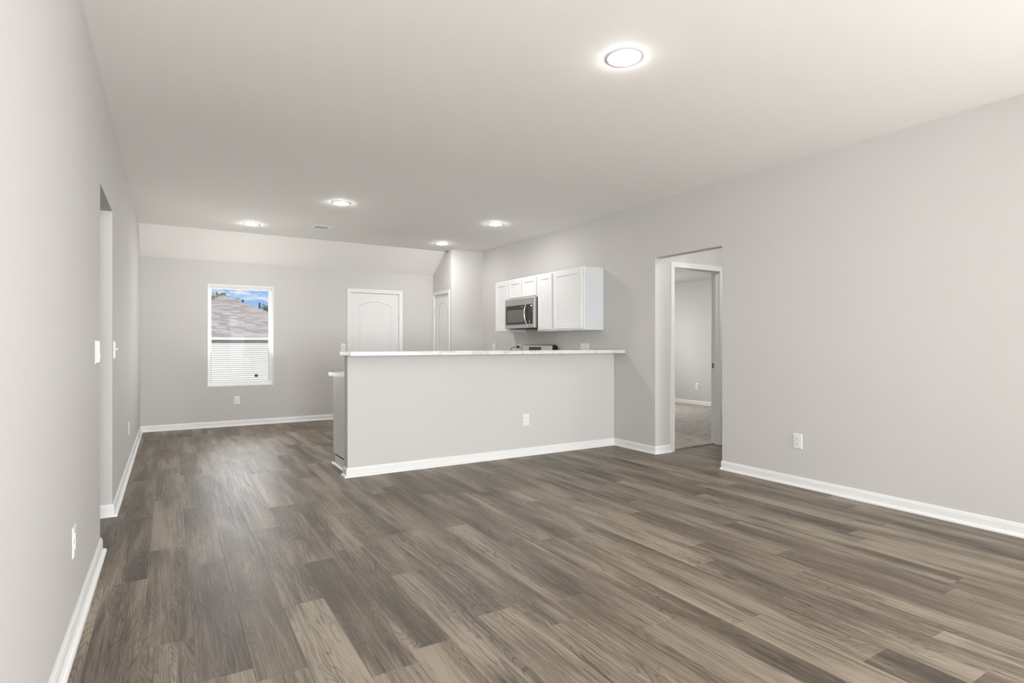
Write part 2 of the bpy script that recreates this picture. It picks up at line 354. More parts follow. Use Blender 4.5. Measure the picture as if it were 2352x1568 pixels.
# back wall
WX0, WX1, WZ0, WZ1 = 0.464, 1.338, 0.580, 2.050
bm = bmesh.new(); y0, y1 = YB, YB+.15
def wall_holes(bm, x0, x1, y0, y1, z1, holes):
    xs = x0
    for (a, b, c, d) in holes:
        box(bm, xs, a, y0, y1, 0, z1)
        if c > 0: box(bm, a, b, y0, y1, 0, c)
        box(bm, a, b, y0, y1, d, z1); xs = b
    box(bm, xs, x1, y0, y1, 0, z1)
wall_holes(bm, -.46, 9.0, y0, y1, HC, [(WX0, WX1, WZ0, WZ1), (2.487, 3.324, 0, 2.046), (6.3, 8.1, .62, 2.08)])
struct('wall_back', bm, M_wall)
bm = bmesh.new(); wall_holes(bm, -.458, 4.61, YF-.15, YF, HC, [(-.25, .97, .32, 2.28), (1.76, 2.32, .56, 2.10), (3.17, 4.38, .32, 2.28)])
struct('wall_front', bm, M_wall)
# pantry bump-out
YQ = 8.335
bm = bmesh.new(); rr = .018
out2 = [(XR, YQ)] + [(3.93+rr-rr*math.sin(a), YQ+rr-rr*math.cos(a)) for a in [R(x) for x in range(0, 91, 15)]] + [(3.93, YQ+.11), (XR, YQ+.11)]
prism(bm, out2, 'z', 0, HC)
box(bm, 3.93, 4.03, YQ+.11, 8.455, 0, HC); box(bm, 3.93, 4.03, 8.455, 9.04, 2.04, 2.70); box(bm, 3.93, 4.03, 9.04, YB, 0, 2.42)
struct('wall_pantry', bm, M_wall, smooth=True)
# half wall of the peninsula
bm = bmesh.new(); box(bm, 1.359, XR, YP, YP+T, 0, 1.0885, bev=.004)
struct('wall_peninsula', bm, M_wall)

# baseboards with shoe moulding
BP = [(0, 0.0), (.031, 0), (.031, .005), (.0295, .012), (.025, .0165), (.019, .0185), (.0125, .019), (.0125, .062), (.0105, .066), (.0095, .071), (.0095, .074), (.006, .078), (.005, .083), (0, .083)]
def base(name, path):
    bm = bmesh.new(); sweep(bm, path, BP, lambda a, b, h: Vector((a, b, h+.0003))); return struct(name, bm, M_trim)
base('baseboard_left', [(XL, OLX0), (XL, YF)][::-1][::-1] and [(XL, OLX0+.012), (XL, YF)])
base('baseboard_left_far', [(2.425, YB), (XL, YB), (XL, OLX1), (XL-.12, OLX1)])
base('baseboard_peninsula', [(XR+.1, ORX1), (XR, ORX1), (XR, YP), (1.359, YP), (1.359, YP+T)][::1])
base('baseboard_right', [(XR, YF), (XR, ORX0+.004)])
base('baseboard_bedroom', [(8.86, ORX1+T), (8.86, YB), (4.62, YB)])
base('baseboard_vestibule', [(4.732, ORX1), (XR+.1, ORX1)])
base('baseboard_pantry', [(XR, YQ), (3.93, YQ), (3.93, 8.392)])
base('baseboard_back', [(3.93, YB), (3.385, YB)])
# quarter round along the end of the base cabinet
bm = bmesh.new(); q = [(0, 0), (.019, 0), (.0175, .008), (.0135, .0135), (.008, .0175), (0, .019)]
sweep(bm, [(1.402, YP+T), (1.402, 5.745)], q, lambda a, b, h: Vector((a, b, h+.0003))); struct('trim_1', bm, M_trim)

# door casings: path in the wall plane, profile (outward, thickness)
CP = [(0, 0), (0, .008), (.004, .012), (.012, .0135), (.016, .011), (.040, .014), (.050, .016), (.057, .014), (.057, 0)]
def casing(name, a0, a1, z1, fmap, parent=None):
    bm = bmesh.new(); sweep(bm, [(a0, 0), (a0, z1), (a1, z1), (a1, 0)], CP, fmap); return struct(name, bm, M_trim, parent=parent)
casing('trim_2', 2.498, 3.313, 2.033, lambda a, b, h: Vector((a, YB-h, b)))
casing('trim_3', 8.455, 9.037, 2.033, lambda a, b, h: Vector((3.93-h, a, b)))
casing('trim_4', DX0, DX1, DZ, lambda a, b, h: Vector((a, ORX1-h, b)))

# ------------------------------------------------------------------ panelled doors
def arch(x0, x1, z0, z1, rise, n=16):
    pts = [(x0, z0), (x1, z0), (x1, z1)]
    for i in range(1, n):
        t = i/n; x = x1+(x0-x1)*t; pts.append((x, z1+rise*math.sin(math.pi*t)))
    pts.append((x0, z1)); return pts
def inset(pts, d):
    n = len(pts); r = []
    for i in range(n):
        a, b, c = Vector(pts[i-1]), Vector(pts[i]), Vector(pts[(i+1) % n])
        d1 = (b-a).normalized(); d2 = (c-b).normalized(); n1 = Vector((-d1.y, d1.x)); n2 = Vector((-d2.y, d2.x)); m = (n1+n2)/(1+n1.dot(n2))
        p = b+m*d; r.append((p.x, p.y))
    return r
def panel_door(name, wd, ht, loc, rz, stile, grooves=0):
    """slab in local XZ, face towards -Y, hinged edge at x=0"""
    bm = bmesh.new(); th = .035
    holes = [arch(stile, wd-stile, .98, ht-.205, .075), [(stile, .20), (wd-stile, .20), (wd-stile, .84), (stile, .84)]]
    # face with moulded panels
    outer = [(0, .008), (wd, .008), (wd, ht), (0, ht)]
    ov = [bm.verts.new((x, 0, z)) for x, z in outer]; edges = [bm.edges.new((ov[i], ov[(i+1) % 4])) for i in range(4)]
    for h in holes:
        rings = []
        for dd, dep in ((0, 0), (.010, .006), (.020, .008), (.034, .002)):
            rings.append([bm.verts.new((x, dep, z)) for x, z in inset(h, dd)])
        n = len(h)
        for i in range(n): edges.append(bm.edges.new((rings[0][i], rings[0][(i+1) % n])))
        for A, C in zip(rings, rings[1:]):
            for i in range(n): bm.faces.new((A[i], A[(i+1) % n], C[(i+1) % n], C[i]))
        bm.faces.new(rings[-1])
    bmesh.ops.triangle_fill(bm, edges=edges, use_beauty=True, normal=(0, -1, 0))
    bk = [bm.verts.new((x, th, z)) for x, z in outer]
    for i in range(4): bm.faces.new((ov[i], ov[(i+1) % 4], bk[(i+1) % 4], bk[i]))
    bm.faces.new(bk)
    if grooves:
        for k in range(1, grooves+1):
            x = stile+.045+(wd-2*stile-.09)*k/(grooves+1)
            box(bm, x-.004, x+.004, -.0012, .003, 1.03, ht-.215)
    o = struct(name, bm, M_door); o.location = loc; o.rotation_euler = (0, 0, rz); return o
def hinge(parent, x, z):
    bm = bmesh.new(); tube(bm, [(x, -.008, z-.045), (x, -.008, z+.045)], .006, 10); box(bm, x-.004, x+.004, -.006, 0, z-.044, z+.044)
    return obj('hinge', bm, M_nickel, parent, smooth=True)
def knob(parent, x, z):
    bm = bmesh.new(); M = Matrix.Translation((x, 0, z)) @ Matrix.Rotation(R(90), 4, 'X')
    lathe(bm, [(0, 0), (.032, 0), (.032, .006), (.012, .012), (.011, .035), (.022, .042), (.028, .055), (.022, .066), (0, .07)], 24, M)
    return obj('door_knob', bm, M_bronze, parent, smooth=True)
d1 = panel_door('door_1', .797, 2.024, (2.507, YB+.012, 0), 0, .118)
for z in (.25, 1.03, 1.62): hinge(d1, .800, z)
knob(d1, .065, .93)
def jamb(name, a0, a1, z1, fmap, dep):
    bm = bmesh.new(); sweep(bm, [(a0, 0), (a0, z1), (a1, z1), (a1, 0)], [(-.0, 0), (0, dep), (.02, dep), (.02, 0)], fmap); return struct(name, bm, M_trim)
jamb('door_1_frame', 2.505, 3.306, 2.027, lambda a, b, h: Vector((a, YB+h, b)), .14)
d2 = panel_door('door_2', .571, 2.024, (3.943, 9.032, 0), R(-90), .10, 3)
for z in (.25, 1.03, 1.76): hinge(d2, -.004, z)
knob(d2, .571-.065, .93)
jamb('door_2_frame', 8.459, 9.034, 2.027, lambda a, b, h: Vector((3.93+h, a, b)), .10)
# bedroom doorway: jamb with stop, strike plate, open leaf swung into the bedroom
bm = bmesh.new(); fm = lambda a, b, h: Vector((a, ORX1+h, b))
sweep(bm, [(DX0, 0), (DX0, DZ), (DX1, DZ), (DX1, 0)], [(0, 0), (0, T), (.019, T), (.019, 0)], fm)
sweep(bm, [(DX0, 0), (DX0, DZ), (DX1, DZ), (DX1, 0)], [(.0, .035), (-.011, .035), (-.011, .070), (0, .070)], fm)
d3 = struct('door_3_frame', bm, M_trim)
bm = bmesh.new(); box(bm, DX1-.0025, DX1+.001, ORX1+.074, ORX1+.104, .905, .965, bev=.001); box(bm, DX1-.004, DX1-.002, ORX1+.080, ORX1+.090, .922, .948)
obj('strike_plate', bm, [M_bronze], d3)['label'] = 'dark metal strike plate'
casing('trim_5', DX0, DX1, DZ, lambda a, b, h: Vector((a, ORX1+T+h, b)))
d3l = panel_door('door_3', .750, 2.030, (DX0+.004, ORX1+T+.036, .018), R(97), .118); d3l.location = (DX0-.02, ORX1+T+.045, .016)

# ------------------------------------------------------------------ windows
def window(name, x0, x1, z0, z1, y, out_dir, sash=True, fw=.045, axis='y', dp=1.0):
    """vinyl frame set back in the wall; out_dir=+1 when the outside is +Y (or +X with axis='x')"""
    s = out_dir
    F = (lambda a, d, b: Vector((a, y+s*d, b))) if axis == 'y' else (lambda a, d, b: Vector((y+s*d, a, b)))
    def bx(bm, a0, a1, d0, d1, b0, b1, bev=0):
        p, q = F(a0, d0*dp, b0), F(a1, d1*dp, b1); box(bm, p.x, q.x, p.y, q.y, p.z, q.z, bev=bev)
    rt = empty(name, F((x0+x1)/2, 0, z0)); rt['kind'] = 'structure'
    def part(n, bm, m):
        o = obj(n, bm, m, rt); o.matrix_parent_inverse = Matrix.Translation(-Vector(rt.location)); return o
    # reveal liner with a thin picture edge
    bm = bmesh.new(); sweep(bm, [(x0, z0), (x0, z1), (x1, z1), (x1, z0)], [(0, -.004), (-.010, -.004), (-.010, .14*dp), (0, .14*dp)], lambda a, b, h: F(a, h, b), closed=True)
    part('window_reveal', bm, M_vinyl)
    bm = bmesh.new(); i = .010
    pr = [(0, .065), (-fw+.012, .065), (-fw+.010, .078), (-fw+.002, .080), (-fw+.002, .125), (0, .125)]
    sweep(bm, [(x0+i, z0+i), (x0+i, z1-i), (x1-i, z1-i), (x1-i, z0+i)], [(o_, h_*dp) for o_, h_ in pr], lambda a, b, h: F(a, h, b), closed=True)
    part('window_frame', bm, M_vinyl)
    if sash:
        bm = bmesh.new(); bx(bm, x0+i, x1-i, .060, .10, z0+i, z0+i+.055, bev=.004); part('sash_rail', bm, M_vinyl)
    else:
        for k in range(1, 3):
            xm = x0+(x1-x0)*k/3; bm = bmesh.new(); bx(bm, xm-.04, xm+.04, .06, .12, z0+i, z1-i); part('window_mullion', bm, M_vinyl)
    bm = bmesh.new(); bx(bm, x0+.05, x1-.05, .100, .104, z0+.055, z1-.05); part('window_pane', bm, M_glass)
    return rt
window('window_1', WX0, WX1, WZ0, WZ1, YB, 1)
window('window_2', 6.3, 8.1, .62, 2.08, YB, 1, sash=False)
window('added_window_3', -.25, .97, .32, 2.28, YF, -1)  # unseen window added behind the camera to let in fill light
window('added_window_6', -2.6, -.8, .5, 2.2, XR, 1, sash=False, axis='x', dp=.75)  # unseen side window, added to brighten the left wall
window('added_window_4', 3.17, 4.38, .32, 2.28, YF, -1)  # the other unseen front window added for fill light
window('window_5', 1.76, 2.32, .56, 2.10, YF, -1)

# ================================================================== CEILING LIGHTS AND VENT
def make_light():
    t = empty('recessed_ceiling_light', (0, 0, 0))
    bm = bmesh.new(); lathe(bm, [(.0, -.0005), (.094, -.0005), (.0945, -.0025), (.091, -.0040), (.080, -.0048), (.0772, -.0046), (.0770, -.0025), (0, -.002)], 56); obj('trim_ring', bm, M_ring, t, smooth=True)
    bm = bmesh.new(); lathe(bm, [(.0795, -.0040), (.0790, -.0056), (.071, -.0098), (.050, -.0145), (.030, -.0163), (0, -.0170)], 56); obj('diffuser', bm, M_diff, t, smooth=True)['label'] = 'glowing white diffuser disc'
    return t
LG = 'round recessed ceiling lights'
spots = [(2.097, 2.279, HC, 'large bright round recessed ceiling light nearest the camera above the living room floor'),
         (1.604, 6.231, HC, 'round recessed ceiling light just in front of the small ceiling vent'),
         (0.898, 7.913, HC, 'round recessed ceiling light above the window, leftmost of the five'),
         (3.578, 6.279, HC, 'round recessed ceiling light above the wall cabinets and microwave, rightmost of the far four'),
         (3.572, 7.927, HC, 'small round recessed ceiling light in front of the pantry corner'),
         (-1.55, 4.33, HC, 'unseen round ceiling light added in the hallway left of the living room'),  # lamp out of view, put in to light the hallway
         (5.25, 3.5, HC, 'unseen round ceiling light added in the vestibule outside the bedroom door')]  # added lamp, unseen, brightens the vestibule
lt0 = make_light()
for i, (x, y, z, lab) in enumerate(spots):
    o = lt0 if i == 0 else copy_tree(lt0)
    o.location = (x, y, z); tag(o, lab, 'ceiling light', LG)

vt = empty('ceiling_vent', (1.715, 7.63, HC), 0, 'small white rectangular supply vent in the ceiling above the dining area', 'vent')
bm = bmesh.new(); sweep(bm, [(-.085, -.065), (-.085, .065), (.085, .065), (.085, -.065)], [(.0, 0), (0, -.006), (.004, -.009), (.028, -.005), (.030, 0)], lambda a, b, h: Vector((a, b, h)), closed=True)
obj('vent_frame', bm, M_ring, vt)
bm = bmesh.new(); box(bm, -.085, .085, -.065, .065, -.0015, -.0005); obj('vent_throat', bm, M_dark, vt)
for k in range(7):
    yy = -.054+.018*k; bm = bmesh.new(); prism(bm, [(yy+.006, -.002), (yy+.004, -.001), (yy-.006, -.0085), (yy-.004, -.0095)], 'x', -.084, .084)
    obj('louvre', bm, M_ring, vt)

# ================================================================== OUTLETS AND SWITCHES (local: wall plane XZ, facing -Y)
def plate_bm(w, h=.124):
    bm = bmesh.new(); r = .004
    pts = [(-w/2, -h/2), (w/2, -h/2), (w/2, h/2), (-w/2, h/2)]
    a = [bm.verts.new((x, 0, z)) for x, z in pts]; b = [bm.verts.new((x, -.0035, z)) for x, z in pts]; c = [bm.verts.new((x*(1-.012/w), -.006, z*(1-.012/h))) for x, z in pts]
    for P, Q in ((a, b), (b, c)):
        for i in range(4): bm.faces.new((P[i], P[(i+1) % 4], Q[(i+1) % 4], Q[i]))
    bm.faces.new(a[::-1]); bm.faces.new(c); return bm
def screw(t, x, z):
    bm = bmesh.new(); M = Matrix.Translation((x, -.0058, z)) @ Matrix.Rotation(R(90), 4, 'X'); lathe(bm, [(0, 0), (.0032, 0), (.003, .001), (0, .0012)], 12, M); box(bm, x-.0026, x+.0026, -.0072, -.0069, z-.0004, z+.0004)
    obj('screw', bm, M_ring, t)
def make_outlet():
    t = empty('wall_outlet', (0, 0, 0)); obj('plate', plate_bm(.079), M_plate, t)
    for s in (1, -1):
        z = .0195*s; bm = bmesh.new()
        pts = [(.0172*math.cos(a)*1.0, max(-.0135, min(.0135, .0172*math.sin(a)))+z) for a in [2*math.pi*i/32 for i in range(32)]]
        prism(bm, pts, 'y', -.0055, -.0082); r = obj('receptacle', bm, M_plate, t)
        bm = bmesh.new(); box(bm, -.0078, -.0055, -.0086, -.0080, z-.001, z+.008); box(bm, .0052, .0072, -.0086, -.0080, z+.000, z+.0075)
        M = Matrix.Translation((0, -.0080, z-.0075)) @ Matrix.Rotation(R(90), 4, 'X'); lathe(bm, [(0, 0), (.0030, 0), (.0030, .0006), (0, .0006)], 14, M)
        obj('slot', bm, M_slot, r)
    screw(t, 0, 0); return t
def make_switch(gangs, toggle=False):
    wd = .079+.046*(gangs-1); t = empty('light_switch', (0, 0, 0)); obj('plate', plate_bm(wd), M_plate, t)
    for g_ in range(gangs):
        x = (g_-(gangs-1)/2)*.046; bm = bmesh.new()
        if toggle:
            box(bm, x-.005, x+.005, -.008, -.0055, -.012, .012); prism(bm, [(-.006, -.005), (-.026, .006), (-.027, .012), (-.022, .013), (-.006, .005)], 'x', x-.0042, x+.0042); obj('toggle', bm, M_plate, t)
        else:
            prism(bm, [(-.005, -.033), (-.0105, -.033), (-.0075, 0), (-.0062, .033), (-.005, .033)], 'x', x-.0165, x+.0165); obj('rocker', bm, M_plate, t)
        screw(t, x, .048); screw(t, x, -.048)
    return t
OG = 'duplex wall outlets'
outs = [((XL, 2.925, .378), R(90), 'white duplex outlet low on the left wall, nearest the camera'),
        ((XL, 6.60, .372), R(90), 'white duplex outlet low on the left wall beyond the hall opening'),
        ((.842, YB, .372), 0, 'white duplex outlet on the back wall below the window'),
        ((3.258, YP, .383), 0, 'white duplex outlet on the long face of the half wall'),
        ((XR, 2.777, .378), R(-90), 'white duplex outlet low on the right wall, right of the doorway opening'),
        ((8.86, 7.54, .36), R(-90), 'white duplex outlet on the bedroom wall seen through the doorway'),
        ((XR, 5.648, 1.140), R(-90), 'white outlet above the bar top, left of the pair'),
        ((XR, 7.168, 1.140), R(-90), 'white outlet on the kitchen wall beside the range backguard with a cord'),
        ((XR, 7.945, 1.140), R(-90), 'white outlet on the kitchen wall left of the wall cabinets')]
ot0 = make_outlet()
for i, (loc, rz, lab) in enumerate(outs):
    o = ot0 if i == 0 else copy_tree(ot0)
    o.location = loc; o.rotation_euler = (0, 0, rz); tag(o, lab, 'outlet', OG)
s1 = make_switch(3); s1.location = (XL, 3.797, 1.148); s1.rotation_euler = (0, 0, R(90)); tag(s1, 'white triple rocker switch plate on the left wall at the edge of the hall opening', 'light switch')
s2 = make_switch(1, True); s2.location = (XL, 4.895, 1.150); s2.rotation_euler = (0, 0, R(90)); tag(s2, 'white toggle light switch on the left wall just past the hall opening', 'light switch')
s3 = make_switch(1, True); s3.location = (2.378, YB, 1.141); tag(s3, 'white light switch on the back wall left of the white door', 'light switch')
s4 = make_switch(1); s4.location = (XR, 5.560, 1.140); s4.rotation_euler = (0, 0, R(-90)); tag(s4, 'white rocker switch above the bar top, right of the pair', 'light switch')

# ================================================================== BAR TOP AND COUNTERS
bm = bmesh.new(); box(bm, 1.333, XR-.001, 4.861, 5.225, 1.0890, 1.1255, bev=.0025)
tag(obj('bar_countertop', bm, M_quartz), 'long white veined stone bar top lying on the half wall', 'countertop')
bm = bmesh.new(); L_ = [(1.37, YP+T+.001), (XR-.001, YP+T+.001), (XR-.001, 6.150), (3.865, 6.150), (3.865, 5.80), (1.37, 5.80)]
prism(bm, L_, 'z', .874, .9095); tag(obj('kitchen_countertop', bm, M_quartz), 'lower white stone kitchen counter behind the half wall, its end showing left of the bar', 'countertop')
bm = bmesh.new(); box(bm, 3.865, XR-.001, 6.925, 7.37, .874, .9095, bev=.002); tag(obj('kitchen_countertop', bm, M_quartz), 'short white stone counter beyond the range', 'countertop')

# ------------------------------------------------------------------ cabinets: local frame: width along x, front towards -y, depth +y
def shaker(parent, x0, x1, z0, z1, y, rail=.057, name='door'):
    bm = bmesh.new(); th = .019
    sweep(bm, [(x0, z0), (x0, z1), (x1, z1), (x1, z0)], [(0, 0), (0, -th), (-rail, -th), (-rail-.003, -th+.009), (-rail-.003, 0)], lambda a, b, h: Vector((a, y+h, b)), closed=True)
    box(bm, x0+rail-.004, x1-rail+.004, y-.011, y-.001, z0+rail-.004, z1-rail+.004)
    return obj(name, bm, M_cab, parent)
def cabinet(name, w_, d_, z0, z1, doors, label, toe=0, drawer=0, side_mat=None, cat='cabinet', group=None):
    """doors = number of doors side by side"""
    t = empty(name, (0, 0, 0), 0, label, cat, group); bm = bmesh.new(); zb = z0+toe
    ff = .019
    box(bm, 0, .016, ff, d_, z0 if not toe else zb, z1); box(bm, w_-.016, w_, ff, d_, zb, z1)
    if toe: box(bm, 0, .016, .072, d_, z0, zb+.01); box(bm, w_-.016, w_, .072, d_, z0, zb+.01); box(bm, .016, w_-.016, .072, .085, z0, zb+.01)
    box(bm, .016, w_-.016, ff, d_, zb+.012, zb+.026); box(bm, .016, w_-.016, ff, d_, z1-.016, z1-.002); box(bm, .016, w_-.016, d_-.006, d_, zb, z1)
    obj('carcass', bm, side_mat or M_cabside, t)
    bm = bmesh.new(); fr = .038
    box(bm, 0, fr, 0, ff, zb, z1); box(bm, w_-fr, w_, 0, ff, zb, z1); box(bm, fr, w_-fr, 0, ff, zb, zb+fr); box(bm, fr, w_-fr, 0, ff, z1-fr, z1)
    obj('face_frame', bm, M_cab, t)
    dz1 = z1-.018
    if drawer:
        bm = bmesh.new(); box(bm, .022, w_-.022, -.019, -.0005, z1-.018-.145, z1-.018, bev=.002); obj('drawer', bm, M_cab, t); dz1 = z1-.018-.157
    dw = (w_-.044-(doors-1)*.012)/doors
    for k in range(doors):
        x0 = .022+k*(dw+.012); shaker(t, x0, x0+dw, zb+.020, dz1, -.0005)
    return t
UX = 4.195
# upper run along the right wall; local x runs towards -Y of the room (front faces -X)
ups = [('wall_cabinet', 7.348, .373, 1.365, 2.117, 1, 'tall white shaker wall cabinet at the far end, left of the microwave'),
       ('wall_cabinet', 6.974, .758, 1.828, 2.117, 2, 'short two-door white shaker wall cabinet directly above the microwave'),
       ('wall_cabinet', 6.215, .353, 1.365, 2.117, 1, 'narrow white shaker wall cabinet immediately right of the microwave'),
       ('wall_cabinet', 5.861, .611, 1.365, 2.117, 1, 'wide white shaker wall cabinet nearest the doorway, its end panel showing')]
for nm, yy, wd, z0, z1, nd, lab in ups:
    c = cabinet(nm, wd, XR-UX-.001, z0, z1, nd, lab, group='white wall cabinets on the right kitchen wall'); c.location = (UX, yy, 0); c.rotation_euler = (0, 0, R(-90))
# base cabinets on the kitchen side of the half wall (front faces +Y)
BG = 'white base cabinets'
for x1, wd, nd, lab in [(2.163, .760, 2, 'white base cabinet at the open end of the half wall, its side panel showing'), (2.93, .765, 2, 'middle white base cabinet behind the half wall'), (3.84, .908, 2, 'white base cabinet behind the half wall nearest the range')]:
    c = cabinet('base_cabinet', wd, .577, 0, .873, nd, lab, toe=.10, drawer=1, group=BG, side_mat=M_cab); c.location = (x1, 5.7455, 0); c.rotation_euler = (0, 0, R(180))
c = cabinet('base_cabinet', .345, .60, 0, .873, 1, 'narrow white base cabinet between the half wall run and the range', toe=.10, drawer=1, group=BG); c.location = (3.895, 6.147, 0); c.rotation_euler = (0, 0, R(-90))
c = cabinet('base_cabinet', .425, .60, 0, .873, 1, 'white base cabinet beyond the range', toe=.10, drawer=1, group=BG); c.location = (3.895, 7.36, 0); c.rotation_euler = (0, 0, R(-90))

# ================================================================== MICROWAVE (world coordinates)
MX, MY0, MY1, MZ0, MZ1 = 4.135, 6.218, 6.972, 1.412, 1.824
mw = empty('microwave', (4.3, 6.595, MZ0), 0, 'stainless steel over-the-range microwave with curved handle below the short cabinet', 'microwave')
def mpart(n, bm, m, par=None, **k):
    o = obj(n, bm, m, par or mw, **k); o.matrix_parent_inverse = Matrix.Translation((-4.3, -6.595, -MZ0)) if not par else Matrix(); return o
bm = bmesh.new(); box(bm, MX+.045, XR-.002, MY0, MY1, MZ0+.004, MZ1); mpart('body', bm, M_black)
bm = bmesh.new(); box(bm, MX+.06, XR-.03, MY0+.02, MY1-.02, MZ0-.006, MZ0+.004); 
for k in range(10): box(bm, MX+.08+.012*k, MX+.086+.012*k, MY0+.10, MY0+.30, MZ0-.009, MZ0-.006)
mpart('underside_vent', bm, M_dark)
YD = 6.340   # split between door and control panel
def rpr(y0, y1, z0, z1, x0, x1): bm = bmesh.new(); box(bm, x0, x1, y0, y1, z0, z1, bev=.003); return bm
dr = mpart('door', rpr(YD+.0015, MY1, MZ0, MZ1, MX, MX+.044), M_steel)
cp = mpart('control_panel', rpr(MY0, YD-.0015, MZ0, MZ1, MX, MX+.044), M_steel)
mpart('window_frame', rpr(YD+.004, MY1-.022, MZ0+.052, MZ1-.092, MX-.0025, MX+.004), M_glassb, dr)
mpart('window', rpr(YD+.10, MY1-.060, MZ0+.080, MZ1-.155, MX-.0032, MX+.002), M_mwin, dr)
bm = bmesh.new(); box(bm, MX-.0035, MX-.002, 6.50, 6.545, MZ1-.122, MZ1-.114); mpart('badge', bm, M_badge, dr)
mpart('key_panel', rpr(MY0+.038, YD-.003, MZ0+.052, MZ1-.092, MX-.0025, MX+.004), M_glassb, cp)
bm = bmesh.new(); box(bm, MX-.0036, MX-.002, MY0+.050, MY0+.082, MZ1-.124, MZ1-.106); mpart('display', bm, M_disp, cp)['label'] = 'lit clock display'
for r_ in range(8):
    bm = bmesh.new()
    for c_ in range(3): box(bm, MX-.0034, MX-.002, MY0+.046+.015*c_, MY0+.055+.015*c_, MZ1-.146-.021*r_, MZ1-.141-.021*r_)
    mpart('key_row', bm, M_key, cp)
bm = bmesh.new(); box(bm, MX-.0040, MX-.002, MY0+.101, MY0+.112, MZ0+.062, MZ0+.108); mpart('sticker', bm, M_sticker, cp)['label'] = 'yellow sticker'
bm = bmesh.new(); pts = []
for i in range(21):
    t_ = i/20; z = MZ0+.012+(MZ1-MZ0-.045)*t_; pts.append((MX-.012-.050*math.sin(math.pi*t_), YD+.028, z))
tube(bm, pts, .0105, 14, .8)
for zz in (pts[0][2]+.008, pts[-1][2]-.008): tube(bm, [(MX-.018, YD+.028, zz), (MX+.002, YD+.028, zz)], .009, 12)
mpart('handle', bm, M_chrome, dr, smooth=True)['label'] = 'polished bowed handle'
for ch in (dr, cp): pass

# ================================================================== RANGE
RY0, RY1 = 6.165, 6.915
rg = empty('kitchen_range', (4.18, 6.54, 0), 0, 'stainless steel electric range whose slanted backguard rises above the bar top', 'range')
def rpart(n, bm, m, **k):
    o = obj(n, bm, m, rg, **k); o.matrix_parent_inverse = Matrix.Translation((-4.18, -6.54, 0)); return o
bm = bmesh.new(); box(bm, 3.865, XR-.02, RY0, RY1, .03, .905); rpart('body', bm, M_black)
bm = bmesh.new(); box(bm, 3.855, 4.42, RY0-.002, RY1+.002, .906, .916, bev=.002); rpart('cooktop', bm, M_glassb)
bm = bmesh.new(); box(bm, 3.832, 3.864, RY0+.004, RY1-.004, .22, .83, bev=.004); rpart('oven_door', bm, M_steel)
bm = bmesh.new(); box(bm, 3.832, 3.864, RY0+.004, RY1-.004, .05, .21, bev=.004); rpart('storage_drawer', bm, M_steel)
bm = bmesh.new(); box(bm, 3.828, 3.833, RY0+.12, RY1-.12, .34, .66); rpart('oven_window', bm, M_glassb)
bm = bmesh.new(); tube(bm, [(3.79, RY0+.05, .785), (3.79, RY1-.05, .785)], .011, 12)
for yy in (RY0+.07, RY1-.07): tube(bm, [(3.79, yy, .785), (3.835, yy, .785)], .008, 10)
rpart('oven_handle', bm, M_chrome, smooth=True)
# slanted backguard
bm = bmesh.new(); prism(bm, [(4.385, .915), (4.405, 1.170), (4.411, 1.182), (4.421, 1.187), (4.440, 1.187), (4.445, 1.180), (4.445, .915)], 'y', RY0+.018, RY1)
bgd = rpart('backguard', bm, M_steelw)
bm = bmesh.new(); prism(bm, [(4.390, .915), (4.4085, 1.166), (4.414, 1.179), (4.425, 1.1825), (4.475, 1.170), (4.478, .915)], 'y', RY0, RY0+.017); 
prism(bm, [(4.446, .915), (4.446, 1.176), (4.475, 1.165), (4.478, .915)], 'y', RY0+.017, RY1-.002)
rpart('backguard_side', bm, M_black)['label'] = 'black side cap and back of the backguard'
bm = bmesh.new()
def slant(z): return 4.385+(z-.915)*(.020/.255)
prism(bm, [(slant(1.05)-.002, 1.05), (slant(1.152)-.002, 1.152), (slant(1.152)+.003, 1.152), (slant(1.05)+.003, 1.05)], 'y', 6.448, 6.752); rpart('control_glass', bm, M_glassb)
for yy, zz, ww in ((6.575, 1.125, .035), (6.50, 1.12, .02), (6.66, 1.12, .02), (6.70, 1.12, .015)):
    bm = bmesh.new(); prism(bm, [(slant(zz)-.003, zz), (slant(zz+.008)-.003, zz+.008), (slant(zz+.008), zz+.008), (slant(zz), zz)], 'y', yy, yy+ww)
    rpart('display_mark', bm, M_key)

# power cord plugged in beside the range
bm = bmesh.new(); pts = [(4.485, 7.168, 1.150), (4.462, 7.172, 1.151), (4.445, 7.195, 1.150), (4.432, 7.235, 1.143), (4.425, 7.275, 1.128), (4.425, 7.305, 1.10), (4.43, 7.325, 1.05), (4.44, 7.33, .98), (4.45, 7.32, .914)]
tube(bm, pts, .0045, 10); box(bm, 4.458, 4.492, 7.152, 7.184, 1.137, 1.166, bev=.004)
tag(obj('power_cord', bm, M_cord, smooth=True), 'black power cord plugged into the outlet left of the range', 'cord')

# ================================================================== OUTSIDE
bm = bmesh.new(); box(bm, -120, 160, 9.3, 160, -1.35, -1.15); tag(obj('lawn', bm, M_grass), 'green lawn between the houses outside the window', 'lawn', kind='stuff')
bm = bmesh.new(); box(bm, -120, 160, -60, YF-.2, -.4, -.2); tag(obj('lawn', bm, M_grass), 'green lawn behind the camera outside the front window', 'lawn', kind='stuff')
EX0, EX1, EY0, AX, AY, EZ, AZ = -2.427, 7.573, 30.2, 2.573, 35.2, 1.519, 3.878
nh = empty('neighbor_house', (2.573, 34, -1.15), 0, 'neighbouring house with white lap siding and grey hip roof seen through the window', 'house')
def hpart(n, bm, m):
    o = obj(n, bm, m, nh); o.matrix_parent_inverse = Matrix.Translation((-2.573, -34, 1.15)); return o
bm = bmesh.new(); pr = [(0, -1.149)]; z = -1.149; hz = .1016
path_x0, path_x1 = EX0+.35, EX1-.35
